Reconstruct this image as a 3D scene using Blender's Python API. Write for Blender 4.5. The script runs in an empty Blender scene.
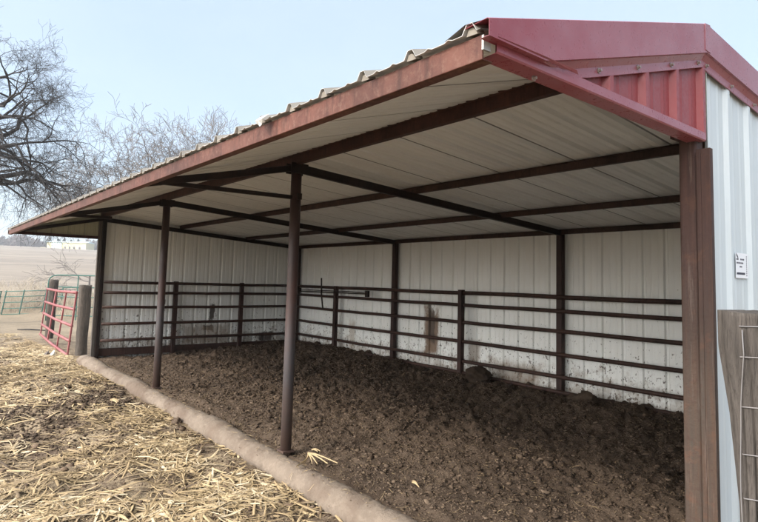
import bpy, math, random
import numpy as np
from mathutils import Vector, Matrix
random.seed(7); rng = np.random.default_rng(11)
S = bpy.context.scene
COL = S.collection
B, D, EA = 3.731, 4.565, 1.542          # bay, depth, front overhang
L = 3*B

# ---------------------------------------------------------------- helpers
class MB:
    def __init__(s): s.v=[]; s.f=[]
    def box(s, lo, hi):
        x0,y0,z0=lo; x1,y1,z1=hi
        s.prism([(x0,y0,z0),(x1,y0,z0),(x1,y1,z0),(x0,y1,z0)],[(x0,y0,z1),(x1,y0,z1),(x1,y1,z1),(x0,y1,z1)])
        return s
    def prism(s, a, b):
        n=len(a); k=len(s.v); s.v+=list(a)+list(b)
        s.f.append(tuple(k+i for i in reversed(range(n)))); s.f.append(tuple(k+n+i for i in range(n)))
        for i in range(n):
            j=(i+1)%n; s.f.append((k+i,k+j,k+n+j,k+n+i))
        return s
    def bar(s, p, q, w, h, up=(0,0,1), ch=0.0):
        p=Vector(p); q=Vector(q); d=(q-p).normalized(); sd=d.cross(Vector(up)).normalized(); u=sd.cross(d)
        w/=2; h/=2
        if ch>0: prof=[(-w+ch,-h),(w-ch,-h),(w,-h+ch),(w,h-ch),(w-ch,h),(-w+ch,h),(-w,h-ch),(-w,-h+ch)]
        else: prof=[(-w,-h),(w,-h),(w,h),(-w,h)]
        s.prism([tuple(p+sd*a+u*b) for a,b in prof],[tuple(q+sd*a+u*b) for a,b in prof]); return s
    def tube(s, pts, rad, n=10, caps=True):
        pts=[Vector(p) for p in pts]; k=len(s.v); m=len(pts)
        if not hasattr(rad,'__len__'): rad=[rad]*m
        ref=None
        for i,p in enumerate(pts):
            d=(pts[min(i+1,m-1)]-pts[max(i-1,0)]).normalized()
            if ref is None: ref=Vector((0,0,1)) if abs(d.z)<.9 else Vector((1,0,0))
            a=(ref-d*ref.dot(d)).normalized(); ref=a; b=d.cross(a)
            for j in range(n):
                t=2*math.pi*j/n; s.v.append(tuple(p+(a*math.cos(t)+b*math.sin(t))*rad[i]))
        for i in range(m-1):
            for j in range(n):
                j2=(j+1)%n; s.f.append((k+i*n+j,k+i*n+j2,k+(i+1)*n+j2,k+(i+1)*n+j))
        if caps:
            s.f.append(tuple(k+j for j in reversed(range(n)))); s.f.append(tuple(k+(m-1)*n+j for j in range(n)))
        return s
    def strip(s, rows):      # grid of rows of points
        k=len(s.v); n=len(rows[0])
        for r in rows: s.v+=[tuple(p) for p in r]
        for i in range(len(rows)-1):
            for j in range(n-1):
                s.f.append((k+i*n+j,k+i*n+j+1,k+(i+1)*n+j+1,k+(i+1)*n+j))
        return s
    def build(s, name, mat, parent=None, smooth=False, bevel=0):
        me=bpy.data.meshes.new(name); me.from_pydata(s.v,[],s.f); me.validate(); me.update()
        if smooth: me.polygons.foreach_set('use_smooth',[True]*len(me.polygons))
        me.materials.append(mat); o=bpy.data.objects.new(name,me); COL.objects.link(o)
        if parent is not None:
            o.parent=parent
            o.matrix_parent_inverse=parent.matrix_basis.inverted()
        if bevel:
            b=o.modifiers.new('bevel','BEVEL'); b.width=bevel; b.segments=2; b.limit_method='ANGLE'
        return o
def tag(o,label=None,cat=None,group=None,kind=None):
    if label: o['label']=label
    if cat: o['category']=cat
    if group: o['group']=group
    if kind: o['kind']=kind
    return o
def empty(name,loc=(0,0,0)):
    o=bpy.data.objects.new(name,None); o.location=loc; o.empty_display_size=.2; COL.objects.link(o); return o
def np_mesh(name,V,F,mat,smooth=False,parent=None,tint=None):
    V=np.asarray(V,np.float32); F=np.asarray(F,np.int32); k=F.shape[1]
    me=bpy.data.meshes.new(name); me.vertices.add(len(V)); me.vertices.foreach_set('co',V.ravel())
    me.loops.add(F.size); me.loops.foreach_set('vertex_index',F.ravel())
    me.polygons.add(len(F)); me.polygons.foreach_set('loop_start',np.arange(0,F.size,k,dtype=np.int32))
    if smooth: me.polygons.foreach_set('use_smooth',np.ones(len(F),bool))
    me.update(calc_edges=True)
    if tint is not None:
        at=me.attributes.new('tint','FLOAT','POINT'); at.data.foreach_set('value',np.asarray(tint,np.float32))
    me.materials.append(mat); o=bpy.data.objects.new(name,me); COL.objects.link(o)
    if parent is not None: o.parent=parent
    return o
# vectorised value noise
_T=rng.random((256,256))
def vn(x,y):
    xi=np.floor(x).astype(int); yi=np.floor(y).astype(int); fx=x-xi; fy=y-yi
    fx=fx*fx*(3-2*fx); fy=fy*fy*(3-2*fy)
    g=lambda a,b:_T[a&255,b&255]
    return (g(xi,yi)*(1-fx)+g(xi+1,yi)*fx)*(1-fy)+(g(xi,yi+1)*(1-fx)+g(xi+1,yi+1)*fx)*fy
def fbm(x,y,o=4,s=1.0):
    r=0;a=.5;f=s
    for i in range(o):
        r=r+a*(vn(x*f+17.3*i,y*f+5.1*i)-.5); a*=.5; f*=2.03
    return r*2
def sstep(a,b,x):
    t=np.clip((x-a)/(b-a),0,1); return t*t*(3-2*t)

# ---------------------------------------------------------------- materials
class NT:
    def __init__(s,name):
        s.m=bpy.data.materials.new(name); s.m.use_nodes=True; s.t=s.m.node_tree
        s.b=s.t.nodes['Principled BSDF']; s.tc=None
    def n(s,t,**k):
        nd=s.t.nodes.new(t)
        for a,v in k.items():
            if a in nd.inputs: nd.inputs[a].default_value=v
            else: setattr(nd,a,v)
        return nd
    def l(s,a,b): s.t.links.new(a,b)
    def co(s,scale=(1,1,1)):
        if s.tc is None: s.tc=s.n('ShaderNodeNewGeometry')
        mp=s.n('ShaderNodeMapping'); mp.inputs['Scale'].default_value=scale; s.l(s.tc.outputs['Position'],mp.inputs['Vector']); return mp.outputs[0]
    def noise(s,scale,detail=6,rough=.6,sc=(1,1,1),dist=0):
        n=s.n('ShaderNodeTexNoise'); n.inputs['Scale'].default_value=scale; n.inputs['Detail'].default_value=detail
        n.inputs['Roughness'].default_value=rough; n.inputs['Distortion'].default_value=dist
        s.l(s.co(sc),n.inputs['Vector']); return n.outputs['Fac']
    def ramp(s,fac,stops):
        r=s.n('ShaderNodeValToRGB'); e=r.color_ramp.elements
        while len(e)<len(stops): e.new(.5)
        for i,(p,c) in enumerate(stops):
            e[i].position=p; e[i].color=(*c,1) if hasattr(c,'__len__') else (c,c,c,1)
        s.l(fac,r.inputs[0]); return r.outputs[0]
    def mix(s,f,a,b,mode='MIX'):
        m=s.n('ShaderNodeMix',data_type='RGBA',blend_type=mode)
        for i,v in ((0,f),(6,a),(7,b)):
            if hasattr(v,'is_linked') or hasattr(v,'links'): s.l(v,m.inputs[i])
            elif i==0: m.inputs[0].default_value=v
            else: m.inputs[i].default_value=(*v,1)
        return m.outputs[2]
    def math(s,op,a,b=0.0):
        m=s.n('ShaderNodeMath',operation=op)
        for i,v in ((0,a),(1,b)):
            if hasattr(v,'links'): s.l(v,m.inputs[i])
            else: m.inputs[i].default_value=v
        return m.outputs[0]
    def bump(s,h,st=.3,dist=.01):
        b=s.n('ShaderNodeBump'); b.inputs['Strength'].default_value=st; b.inputs['Distance'].default_value=dist
        s.l(h,b.inputs['Height']); s.l(b.outputs[0],s.b.inputs['Normal'])
    def color(s,c): s.l(c,s.b.inputs['Base Color'])
    def set(s,**k):
        for a,v in k.items(): s.b.inputs[a.replace('_',' ')].default_value=v

def rusty(name,base,rust,dark,bal=.5,rough=.65,sc=6,met=0.0):
    m=NT(name); a=m.noise(sc,8,.65); b=m.noise(sc*6,6,.7); c=m.noise(1.3,3,.5)
    f=m.ramp(a,[(bal-.12,0),(bal+.12,1)])
    col=m.mix(f,base,rust)
    f2=m.ramp(b,[(.5,0),(.72,1)]); col=m.mix(m.math('MULTIPLY',f2,.6),col,dark)
    f3=m.ramp(c,[(.35,.7),(.65,1.2)]); col=m.mix(1.0,col,f3,'MULTIPLY')
    st=m.noise(26,5,.7,(1,1,.12)); col=m.mix(m.math('MULTIPLY',m.ramp(st,[(.5,0),(.66,1)]),.55),col,tuple(x*.35 for x in dark if True) if sum(dark)<.3 else tuple(x*.3 for x in rust))
    st2=m.noise(19,5,.7,(1,1,.3)); col=m.mix(m.math('MULTIPLY',m.ramp(st2,[(.6,0),(.74,1)]),.5),col,tuple(min(1,x*1.7) for x in base))
    m.color(col); m.b.inputs['Specular IOR Level'].default_value=.22; m.set(Roughness=rough,Metallic=met); m.bump(b,.35,.004); return m.m
M={}
M['fascia']=rusty('rusty_red_steel',(0.1224,0.04896,0.03456),(0.072,0.02592,0.01872),(0.1872,0.108,0.0792),.5,.6,5)
M['purlin']=rusty('brown_red_steel',(0.0651,0.02728,0.02108),(0.0372,0.01612,0.01302),(0.0186,0.01116,0.00992),.48,.6,6)
M['purlin_back']=rusty('brown_steel',(0.062,0.0341,0.02666),(0.0403,0.02232,0.0186),(0.0217,0.0124,0.01116),.5,.65,7)
M['black']=rusty('dark_steel',(0.0165,0.011,0.0099),(0.0275,0.0154,0.0121),(0.00825,0.0066,0.0066),.55,.5,8)
M['rail']=rusty('dark_brown_pipe',(0.042,0.0228,0.018),(0.06,0.03,0.0228),(0.018,0.0108,0.0096),.5,.55,9)
M['post_dark']=rusty('dark_brown_post',(0.036,0.0192,0.0168),(0.054,0.027,0.0216),(0.015,0.0096,0.009),.5,.55,7)

def pole_mat():
    m=NT('weathered_pole_steel'); a=m.noise(5,8,.65,(1,1,.35)); b=m.noise(40,5,.7)
    g=m.n('ShaderNodeSeparateXYZ'); m.l(m.tc.outputs['Position'],g.inputs[0])
    h=m.math('ADD',m.math('MULTIPLY',g.outputs[2],.42),m.math('MULTIPLY',a,.5))
    col=m.ramp(h,[(.1,(0.0936,0.054,0.0396)),(.35,(0.072,0.04896,0.0432)),(.6,(0.0612,0.05616,0.0612)),(.88,(0.0648,0.03024,0.0252)),(1,(0.036,0.01656,0.0144))])
    col=m.mix(m.ramp(b,[(.55,0),(.75,.6)]),col,(.08,.04,.03))
    m.color(col); m.set(Roughness=.5); m.bump(b,.25,.003); return m.m
M['pole']=pole_mat()
def column_mat():
    m=NT('rusty_column_steel'); a=m.noise(7,8,.65,(6,6,.3)); b=m.noise(45,5,.7); c=m.noise(2.2,4,.6,(1,1,.5))
    g=m.n('ShaderNodeSeparateXYZ'); m.l(m.tc.outputs['Position'],g.inputs[0])
    lo=m.mix(m.ramp(a,[(.36,0),(.62,1)]),(0.0525,0.042,0.0345),(0.0675,0.04125,0.0285))
    hi=m.mix(m.ramp(a,[(.36,0),(.62,1)]),(0.0525,0.0285,0.02475),(0.0675,0.0345,0.02775))
    f=m.ramp(m.math('ADD',m.math('MULTIPLY',g.outputs[2],.4),m.math('MULTIPLY',c,.4)),[(.62,0),(.98,1)])
    col=m.mix(f,lo,hi)
    col=m.mix(m.ramp(b,[(.5,0),(.7,.75)]),col,(.05,.026,.02))
    st=m.noise(55,6,.75,(1,1,.035)); col=m.mix(m.math('MULTIPLY',m.ramp(st,[(.5,0),(.64,1)]),.55),col,(.038,.022,.018))
    st2=m.noise(34,6,.75,(1,1,.05)); col=m.mix(m.math('MULTIPLY',m.ramp(st2,[(.56,0),(.7,1)]),.6),col,(.17,.13,.11))
    pt=m.noise(9,8,.75); col=m.mix(m.math('MULTIPLY',m.ramp(pt,[(.54,0),(.64,1)]),.4),col,(.11,.052,.032))
    m.color(col); m.b.inputs['Specular IOR Level'].default_value=.25; m.set(Roughness=.6); m.bump(b,.5,.006); return m.m
M['column']=column_mat()

def paint(name,col,rough=.35,dust=(.5,.45,.42),amt=.15,spec=.5):
    m=NT(name); a=m.noise(3,6,.65); b=m.noise(50,4,.7)
    c=m.mix(m.math('MULTIPLY',m.ramp(a,[(.35,0),(.7,1)]),amt),col,dust)
    m.color(c); m.l(m.ramp(b,[(.3,rough*.8),(.7,min(1,rough*1.3))]),m.b.inputs['Roughness']); m.bump(a,.03,.01); return m.m
M['red_trim']=paint('faded_red_trim_paint',(.26,.05,.065),.3,(.38,.22,.26),.4)
M['red_panel']=paint('red_panel_paint',(.25,.035,.038),.45,(.4,.15,.15),.2)
M['screw']=paint('screw_metal',(.25,.2,.18),.4)

def wall_mat(name,base,stain=0,inside=True,vdir=0):
    m=NT(name)
    a=m.noise(1.2,6,.6,(1,1,.3)); b=m.noise(9,7,.7,(1,1,.25))
    col=m.mix(m.ramp(a,[(.3,0),(.72,1)]),base,tuple(x*.88 for x in base))
    col=m.mix(m.ramp(b,[(.45,0),(.8,.35)]),col,tuple(x*.8*y for x,y in zip(base,(1,.95,.86))))
    g=m.n('ShaderNodeSeparateXYZ'); m.l(m.tc.outputs['Position'],g.inputs[0]); X,Y,Z=g.outputs
    if inside:
        # manure splatter, denser towards the bedding
        for sc,th,dist in ((13,.652,0),(30,.65,.3)):
            v=m.noise(sc,4,.6,(1,1,.8),dist)
            lowness=m.math('MULTIPLY',m.math('SUBTRACT',1.15,Z),.11)
            f=m.ramp(m.math('ADD',v,lowness),[(th+.045,0),(th+.065,1)])
            col=m.mix(m.math('MULTIPLY',f,.85),col,(.07,.05,.035))
        # brown dried band low on the wall
        n2=m.noise(5,6,.7)
        f=m.ramp(m.math('ADD',m.math('MULTIPLY',m.math('SUBTRACT',.42,Z),.9),m.math('MULTIPLY',m.math('SUBTRACT',n2,.5),1.6)),[(.0,0),(.35,.6)])
        col=m.mix(f,col,(.2,.14,.09))
        def patch(axis,c0,w,z0,z1,color,amt,sharp=.12):
            nonlocal col
            du=m.math('ABSOLUTE',m.math('SUBTRACT',axis,c0)); du=m.math('DIVIDE',du,w)
            dz=m.math('DIVIDE',m.math('ABSOLUTE',m.math('SUBTRACT',Z,(z0+z1)/2)),(z1-z0)/2)
            d=m.math('MAXIMUM',du,dz)
            nn=m.noise(9,7,.75,(1,1,.5)); d=m.math('ADD',d,m.math('MULTIPLY',m.math('SUBTRACT',nn,.5),1.5))
            f=m.ramp(d,[(.85-sharp,1),(.85+sharp,0)])
            col=m.mix(m.math('MULTIPLY',f,amt),col,color)
        if stain==1:   # back wall
            patch(X,-6.5,.21,.2,1.22,(.17,.1,.055),.95,.2)
            patch(X,-6.5,.1,.5,1.22,(.06,.038,.024),.9)
            patch(X,-8.95,.12,.1,.8,(.3,.22,.14),.5,.3)
            patch(X,-5.45,.16,.2,.72,(.2,.14,.09),.6,.3)
            patch(X,-4.6,.6,.0,.45,(.22,.15,.1),.55,.35)
        if stain==2:   # far end wall
            patch(Y,2.4,.07,.64,1.02,(.05,.035,.025),.95)
            patch(Y,2.33,.13,.42,.55,(.05,.035,.025),.9)
            patch(Y,2.3,.75,.1,.6,(.22,.16,.11),.65,.3)
            patch(Y,3.75,.22,.12,.36,(.05,.035,.028),.9)
            patch(Y,1.3,.06,1.0,1.12,(.05,.035,.025),.9)
    else:
        n2=m.noise(7,5,.6,(1,1,.4))
        f=m.ramp(m.math('ADD',m.math('SUBTRACT',.35,Z),m.math('MULTIPLY',n2,.5)),[(.2,0),(.6,.5)])
        col=m.mix(f,col,(.35,.3,.24))
    m.color(col); m.set(Roughness=.42); m.bump(m.noise(3,3,.5),.12,.02); return m.m
M['wall_back']=wall_mat('white_sheet_back',(.85,.865,.845),1)
M['wall_end']=wall_mat('white_sheet_end',(.84,.855,.84),2)
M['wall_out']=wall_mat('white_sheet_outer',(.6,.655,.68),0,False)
def ceil_mat():
    m=NT('roof_sheet_underside'); a=m.noise(1.5,7,.65,(1,.35,1)); b=m.noise(14,6,.7,(1,.3,1))
    col=m.mix(m.ramp(a,[(.3,0),(.72,1)]),(.8,.805,.785),(.7,.7,.68))
    col=m.mix(m.ramp(b,[(.55,0),(.78,.22)]),col,(.3,.27,.24))
    g=m.n('ShaderNodeSeparateXYZ'); m.l(m.tc.outputs['Position'],g.inputs[0])
    # sheet laps: a thin dark joint every third rib
    r=m.math('FRACT',m.math('DIVIDE',m.math('ADD',g.outputs[0],19.996),.816))
    f=m.ramp(m.math('ABSOLUTE',m.math('SUBTRACT',r,.5)),[(.008,1),(.016,0)])
    col=m.mix(m.math('MULTIPLY',f,.9),col,(.04,.035,.03))
    m.color(col); m.set(Roughness=.38,Metallic=.15); return m.m
M['ceil']=ceil_mat()
M['gable_in']=wall_mat('gable_sheet_inner',(.4,.4,.3),0,False)
def galv():
    m=NT('galvanised_edge'); a=m.noise(8,6,.6); m.color(m.mix(a,(.55,.54,.5),(.35,.33,.3))); m.set(Roughness=.4,Metallic=.4); return m.m
M['galv']=galv()
M['roof_top']=paint('dull_roof_sheet',(.27,.25,.22),.6,(.16,.13,.1),.6)
M['closure']=paint('rib_end_dull',(.24,.215,.18),.8,(.13,.11,.09),.8)

def soil(name,dark,light,pale,inside=True):
    m=NT(name); a=m.noise(1.1,6,.6); b=m.noise(12,10,.72); c=m.noise(60,6,.75); d=m.noise(4,8,.7)
    col=m.mix(m.ramp(d,[(.32,0),(.68,1)]),dark,light)
    col=m.mix(m.ramp(b,[(.46,0),(.7,.75)]),col,pale)
    col=m.mix(m.ramp(c,[(.3,.55),(.55,0)]),col,tuple(x*.35 for x in dark))
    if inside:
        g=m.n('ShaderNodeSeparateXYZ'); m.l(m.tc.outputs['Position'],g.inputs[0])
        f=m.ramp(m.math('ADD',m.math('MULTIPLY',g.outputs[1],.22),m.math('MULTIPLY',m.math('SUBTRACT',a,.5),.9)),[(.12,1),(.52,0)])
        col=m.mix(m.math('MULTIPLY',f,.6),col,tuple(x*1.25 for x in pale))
        wet=m.noise(.9,7,.65,(1,1,1),.6); col=m.mix(m.math('MULTIPLY',m.ramp(wet,[(.5,0),(.62,1)]),.6),col,tuple(x*.75 for x in dark))
    m.color(col); m.set(Roughness=.95); m.b.inputs['Specular IOR Level'].default_value=.2
    m.bump(m.math('ADD',b,m.math('MULTIPLY',c,.5)),.9,.03); return m
M['manure']=soil('manure_bedding',(0.0425,0.02805,0.01955),(0.0782,0.05355,0.03655),(0.1275,0.0935,0.068)).m
def ground_mat():
    m=soil('barnyard_soil',(.085,.058,.04),(.15,.108,.075),(.22,.165,.12),False)
    base=m.b.inputs['Base Color'].links[0].from_socket
    g=m.n('ShaderNodeSeparateXYZ'); m.l(m.tc.outputs['Position'],g.inputs[0])
    # chaff colouring between the loose stalks
    ch=m.noise(26,8,.75); ch2=m.noise(2.0,5,.6)
    f=m.ramp(m.math('ADD',m.math('MULTIPLY',ch,.6),m.math('MULTIPLY',ch2,.5)),[(.5,0),(.66,.75)])
    col=m.mix(f,base,(.42,.335,.22))
    # further off: the yard is trampled litter, then stubble field with drill rows
    far=m.ramp(m.math('DIVIDE',m.math('MULTIPLY',g.outputs[0],-1.0),40),[(.33,0),(.6,1)])
    n1=m.noise(.5,6,.65); yard=m.mix(m.ramp(n1,[(.35,0),(.7,1)]),(0.238,0.1955,0.1445),(0.1615,0.1292,0.1003))
    yard=m.mix(m.ramp(m.noise(8,6,.75),[(.4,0),(.7,.6)]),yard,(.4,.32,.21))
    col=m.mix(far,col,yard)
    fld=m.ramp(m.math('DIVIDE',m.math('MULTIPLY',g.outputs[0],-1.0),100),[(.4,0),(.52,1)])
    rows=m.noise(.055,5,.6,(1,.12,1),.4); rows2=m.noise(.6,5,.7,(1,.2,1))
    fc=m.mix(m.ramp(rows,[(.4,0),(.6,1)]),(0.2465,0.2082,0.17),(0.17,0.1445,0.1232))
    fc=m.mix(m.ramp(rows2,[(.42,0),(.7,.6)]),fc,(.35,.3,.24))
    col=m.mix(fld,col,fc)
    m.color(col); return m.m
M['ground']=ground_mat()
def tint_mat(name,stops,rough=.8,trans=0):
    m=NT(name); at=m.n('ShaderNodeAttribute',attribute_name='tint')
    c=m.ramp(at.outputs['Fac'],stops); n=m.noise(30,4,.7)
    c=m.mix(m.ramp(n,[(.45,0),(.75,.35)]),c,(.2,.14,.08))
    m.color(c); m.set(Roughness=rough); m.b.inputs['Specular IOR Level'].default_value=.25
    return m.m
M['straw']=tint_mat('corn_stalk_litter',[(0,(0.081,0.0585,0.0405)),(.25,(0.216,0.162,0.1035)),(.5,(0.306,0.225,0.126)),(.8,(0.45,0.3465,0.2025)),(1,(0.54,0.45,0.315))],.7)
M['clod']=tint_mat('manure_clods',[(0,(0.0272,0.0187,0.0136)),(.6,(0.07225,0.0493,0.03485)),(1,(0.1403,0.102,0.07395))],.95)
M['clod_out']=tint_mat('soil_clods',[(0,(.06,.042,.03)),(.6,(.13,.09,.062)),(1,(.22,.165,.12))],.95)
def curb_mat():
    m=NT('mud_coated_concrete'); a=m.noise(4,7,.65); b=m.noise(22,7,.7); c=m.noise(1.5,4,.6)
    col=m.mix(m.ramp(a,[(.35,0),(.65,1)]),(0.2125,0.17,0.1318),(0.153,0.119,0.09095))
    col=m.mix(m.ramp(b,[(.5,0),(.75,.6)]),col,(.29,.235,.185)); col=m.mix(m.ramp(c,[(.47,0),(.58,.75)]),col,(.12,.085,.062))
    v=m.n('ShaderNodeTexVoronoi',feature='DISTANCE_TO_EDGE'); v.inputs['Scale'].default_value=5.5; m.l(m.co((1,1,1)),v.inputs['Vector'])
    wv=m.math('ADD',v.outputs['Distance'],m.math('MULTIPLY',a,.12)); ck=m.ramp(wv,[(.055,1),(.075,0)]); col=m.mix(m.math('MULTIPLY',ck,.18),col,(.1,.07,.05))
    m.color(col); m.set(Roughness=.92); m.bump(m.math('ADD',a,m.math('MULTIPLY',b,.5)),.7,.03); return m.m
M['curb']=curb_mat()
def wood(name,c1,c2,c3,sc=(9,9,.7)):
    m=NT(name); a=m.noise(3,8,.65,sc,.8); b=m.noise(14,7,.75,sc,.3); k=m.noise(1.8,4,.6)
    col=m.mix(m.ramp(a,[(.36,0),(.64,1)]),c1,c2); col=m.mix(m.ramp(b,[(.52,0),(.66,.8)]),col,c3)
    col=m.mix(m.ramp(k,[(.5,0),(.7,.5)]),col,tuple(x*.6 for x in c2))
    m.color(col); m.set(Roughness=.85); m.bump(m.math('ADD',a,b),.9,.02); return m.m
M['wood']=wood('weathered_post_wood',(.15,.128,.112),(.078,.066,.057),(0.0176,0.0128,0.0104),(12,12,.7))
M['wood_dark']=wood('dark_post_wood',(.1,.08,.065),(.045,.036,.03),(.19,.155,.125))
M['wire']=paint('galvanised_wire',(.17,.17,.18),.35,(.3,.25,.2),.3)
M['gate_red']=paint('faded_gate_red',(0.2,0.04,0.044),.5,(0.36,0.192,0.184),.35)
M['gate_green']=paint('panel_green',(0.0255,0.1105,0.08925),.5,(0.102,0.17,0.1445),.4)
def bark(name,a,b):
    m=NT(name); n=m.noise(6,6,.65); m.color(m.mix(n,a,b)); m.set(Roughness=.9); return m.m
M['bark']=bark('dark_bark',(.018,.016,.016),(.05,.044,.042))
M['bark_pale']=bark('grey_bark',(.11,.1,.095),(.19,.17,.16))
M['conifer']=bark('conifer_needles',(.02,.035,.025),(.045,.07,.045))
M['scrub']=bark('bare_woodland_twigs',(.13,.105,.1),(.22,.18,.16))
M['weed']=bark('dry_weed',(.34,.29,.22),(.46,.4,.32))
M['paper']=paint('paper',(.82,.83,.86),.6,(.7,.7,.72),.2)
M['ink']=paint('ink',(.05,.05,.07),.6,(.1,.1,.12),.1)
M['stone']=paint('pale_stone',(.6,.57,.5),.8,(.4,.36,.3),.5)
M['stone_dark']=paint('dark_stone',(.12,.1,.09),.8,(.2,.17,.14),.5)
M['barn_yellow']=paint('cream_wall_paint',(.72,.66,.4),.6,(.6,.55,.4),.3)
M['barn_light']=paint('pale_blue_metal',(.6,.75,.78),.5,(.6,.65,.66),.3)
M['barn_dark']=paint('dark_opening',(.12,.11,.1),.7,(.2,.17,.14),.3)

# ---------------------------------------------------------------- terrain
def z_far(s):
    s=np.asarray(s,float)
    z=-.14+0*s
    z=z-.19*sstep(11.5,18,s)-.67*sstep(17,38,s)
    z=z+21.5*np.clip((s-38)/450,0,1)**1.05
    return z-3*sstep(500,1400,s)
def z_out(x,y):
    s=-x
    z=z_far(s)
    amp=np.exp(-np.maximum(0,np.hypot(x+5,y+1)-14)/25)
    z=z+amp*(fbm(x,y,3,.55)*.08+fbm(x+9,y,4,3.2)*.09*np.clip((-y+.1),.15,1))
    # manure/dirt ridge in front of the curb
    z=z+.07*np.exp(-((x+8.2)/2.0)**2-((y+.95)/.55)**2)
    z=z+fbm(x,y,4,.012)*2.0*sstep(60,220,s)
    z=z+.45*sstep(28,36,s)*sstep(1.5,5,y)*(1-sstep(45,70,s))
    inside=sstep(.1,.35,y)*(1-sstep(D-.1,D+.0,y))*sstep(-L-.0,-L+.2,x)*(1-sstep(-.3,-.1,x))
    return z*(1-inside)+(-.45)*inside
def axis(fine0,fine1,step,lo,hi,g=1.09):
    a=list(np.arange(fine0,fine1,step)); d=step
    while a[-1]<hi: d*=g; a.append(a[-1]+d)
    b=[]; x=fine0; d=step
    while x>lo: d*=g; x-=d; b.append(x)
    return np.array(b[::-1]+a)
def grid_mesh(name,xs,ys,zf,mat):
    X,Y=np.meshgrid(xs,ys,indexing='ij'); Z=zf(X,Y)
    V=np.stack([X,Y,Z],-1).reshape(-1,3); n=len(ys); i=np.arange((len(xs)-1))[:,None]*n+np.arange(n-1)[None]
    i=i.ravel(); F=np.stack([i,i+n,i+n+1,i+1],-1)
    return np_mesh(name,V,F,mat,True)
xs=axis(-13.5,-1.2,.03,-1600,400); ys=axis(-3.2,.2,.03,-1500,1500,1.07)
tag(grid_mesh('ground',xs,ys,z_out,M['ground']),kind='structure')
def z_in(x,y):
    base=-.04+.1*sstep(.8,D,y)+.06*sstep(-6.5,-10,x)*sstep(2,D,y)+.03*np.exp(-((x+9)/1.2)**2)*sstep(2.5,D,y)
    base=base-.05*sstep(-2.5,-.5,x)
    # heaps left by hooves
    amp=.45+.75*sstep(.6,2.6,y)
    z=base+amp*(fbm(x,y,3,1.1)*.08-.05*np.clip(fbm(x+40,y+3,2,2.6)-.15,0,1)+np.abs(fbm(x+3,y+8,4,4.0))*.085+fbm(x,y,3,14)*.055+np.abs(fbm(x+7,y,2,25))*.03)
    z=z-.1*(1-sstep(.02,.25,y))*sstep(-.02,.0,y*0+.1)*.3
    return z
xs2=np.arange(-L+.0,-.0,.018); ys2=np.concatenate([[-.12],np.arange(-.08,D+.02,.018)])
def z_in2(x,y):
    return z_in(x,y)-.14*(1-sstep(-.1,.02,y))
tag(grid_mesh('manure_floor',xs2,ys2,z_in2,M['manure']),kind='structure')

# clods --------------------------------------------------------------
ph=(1+5**.5)/2
ICO=np.array([(-1,ph,0),(1,ph,0),(-1,-ph,0),(1,-ph,0),(0,-1,ph),(0,1,ph),(0,-1,-ph),(0,1,-ph),(ph,0,-1),(ph,0,1),(-ph,0,-1),(-ph,0,1)])/1.9
ICF=np.array([(0,11,5),(0,5,1),(0,1,7),(0,7,10),(0,10,11),(1,5,9),(5,11,4),(11,10,2),(10,7,6),(7,1,8),(3,9,4),(3,4,2),(3,2,6),(3,6,8),(3,8,9),(4,9,5),(2,4,11),(6,2,10),(8,6,7),(9,8,1)])
def clods(name,px,py,pz,size,mat,tint):
    n=len(px)
    q=rng.normal(size=(n,4)); q/=np.linalg.norm(q,axis=1)[:,None]; w,x,y,z=q.T
    R=np.stack([1-2*(y*y+z*z),2*(x*y-z*w),2*(x*z+y*w),2*(x*y+z*w),1-2*(x*x+z*z),2*(y*z-x*w),2*(x*z-y*w),2*(y*z+x*w),1-2*(x*x+y*y)],-1).reshape(n,3,3)
    V=ICO[None]*(1+rng.uniform(-.62,.62,(n,12,1)))*rng.uniform(.3,1.25,(n,1,3))
    V=np.einsum('nij,nkj->nki',R,V)*size[:,None,None]; V[:,:,2]*=.55
    V+=np.stack([px,py,pz],-1)[:,None,:]
    F=ICF[None]+(np.arange(n)*12)[:,None,None]
    return np_mesh(name,V.reshape(-1,3),F.reshape(-1,3),mat,False,None,np.repeat(tint,12))
n=130000
x=-L+.1+(L-.15)*rng.random(n)**.62; y=rng.uniform(.05,D-.05,n)
keep=rng.random(n)<(.5+.5*sstep(.3,2.2,y+fbm(x,y,2,.9)*2.0)); x=x[keep];y=y[keep]; n=len(x)
sz=np.exp(rng.normal(-4.95,.5,n)); sz=np.clip(sz,.003,.03)*(1+.35*sstep(-3,-8,x))
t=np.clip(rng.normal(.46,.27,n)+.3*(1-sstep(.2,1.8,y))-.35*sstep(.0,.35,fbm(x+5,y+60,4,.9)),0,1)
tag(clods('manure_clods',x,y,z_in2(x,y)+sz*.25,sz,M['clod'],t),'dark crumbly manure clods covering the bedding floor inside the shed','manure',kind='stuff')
n=2600
x=-7.9+rng.normal(0,.85,n); y=-.35-1.7*rng.random(n); x=x-.75*y; sz=np.clip(np.exp(rng.normal(-4.1,.4,n)),.008,.034)
tag(clods('manure_lumps',x,y,z_out(x,y)+sz*.15,sz,M['clod'],np.clip(rng.normal(.35,.2,n),0,1)),'dark manure lumps spread in a patch on the yard between the far pole and the left edge','manure',kind='stuff')
n=9000; x=-L+.1+(L-.3)*rng.random(n)**.7; y=D-.1-(D-.9)*rng.random(n)**1.5; k_=rng.random(n)<np.clip(.1+2.2*fbm(x+11,y+2,3,1.1),0,1); x,y=x[k_],y[k_]; n=len(x)
sz=np.clip(np.exp(rng.normal(-3.95,.35,n)),.01,.042)
tag(clods('manure_chunks',x,y,z_in2(x,y)+sz*.15,sz,M['clod'],np.clip(rng.normal(.45,.28,n),0,1)),'larger dark manure chunks heaped on the bedding inside the shed','manure',kind='stuff')
n=16000
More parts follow.
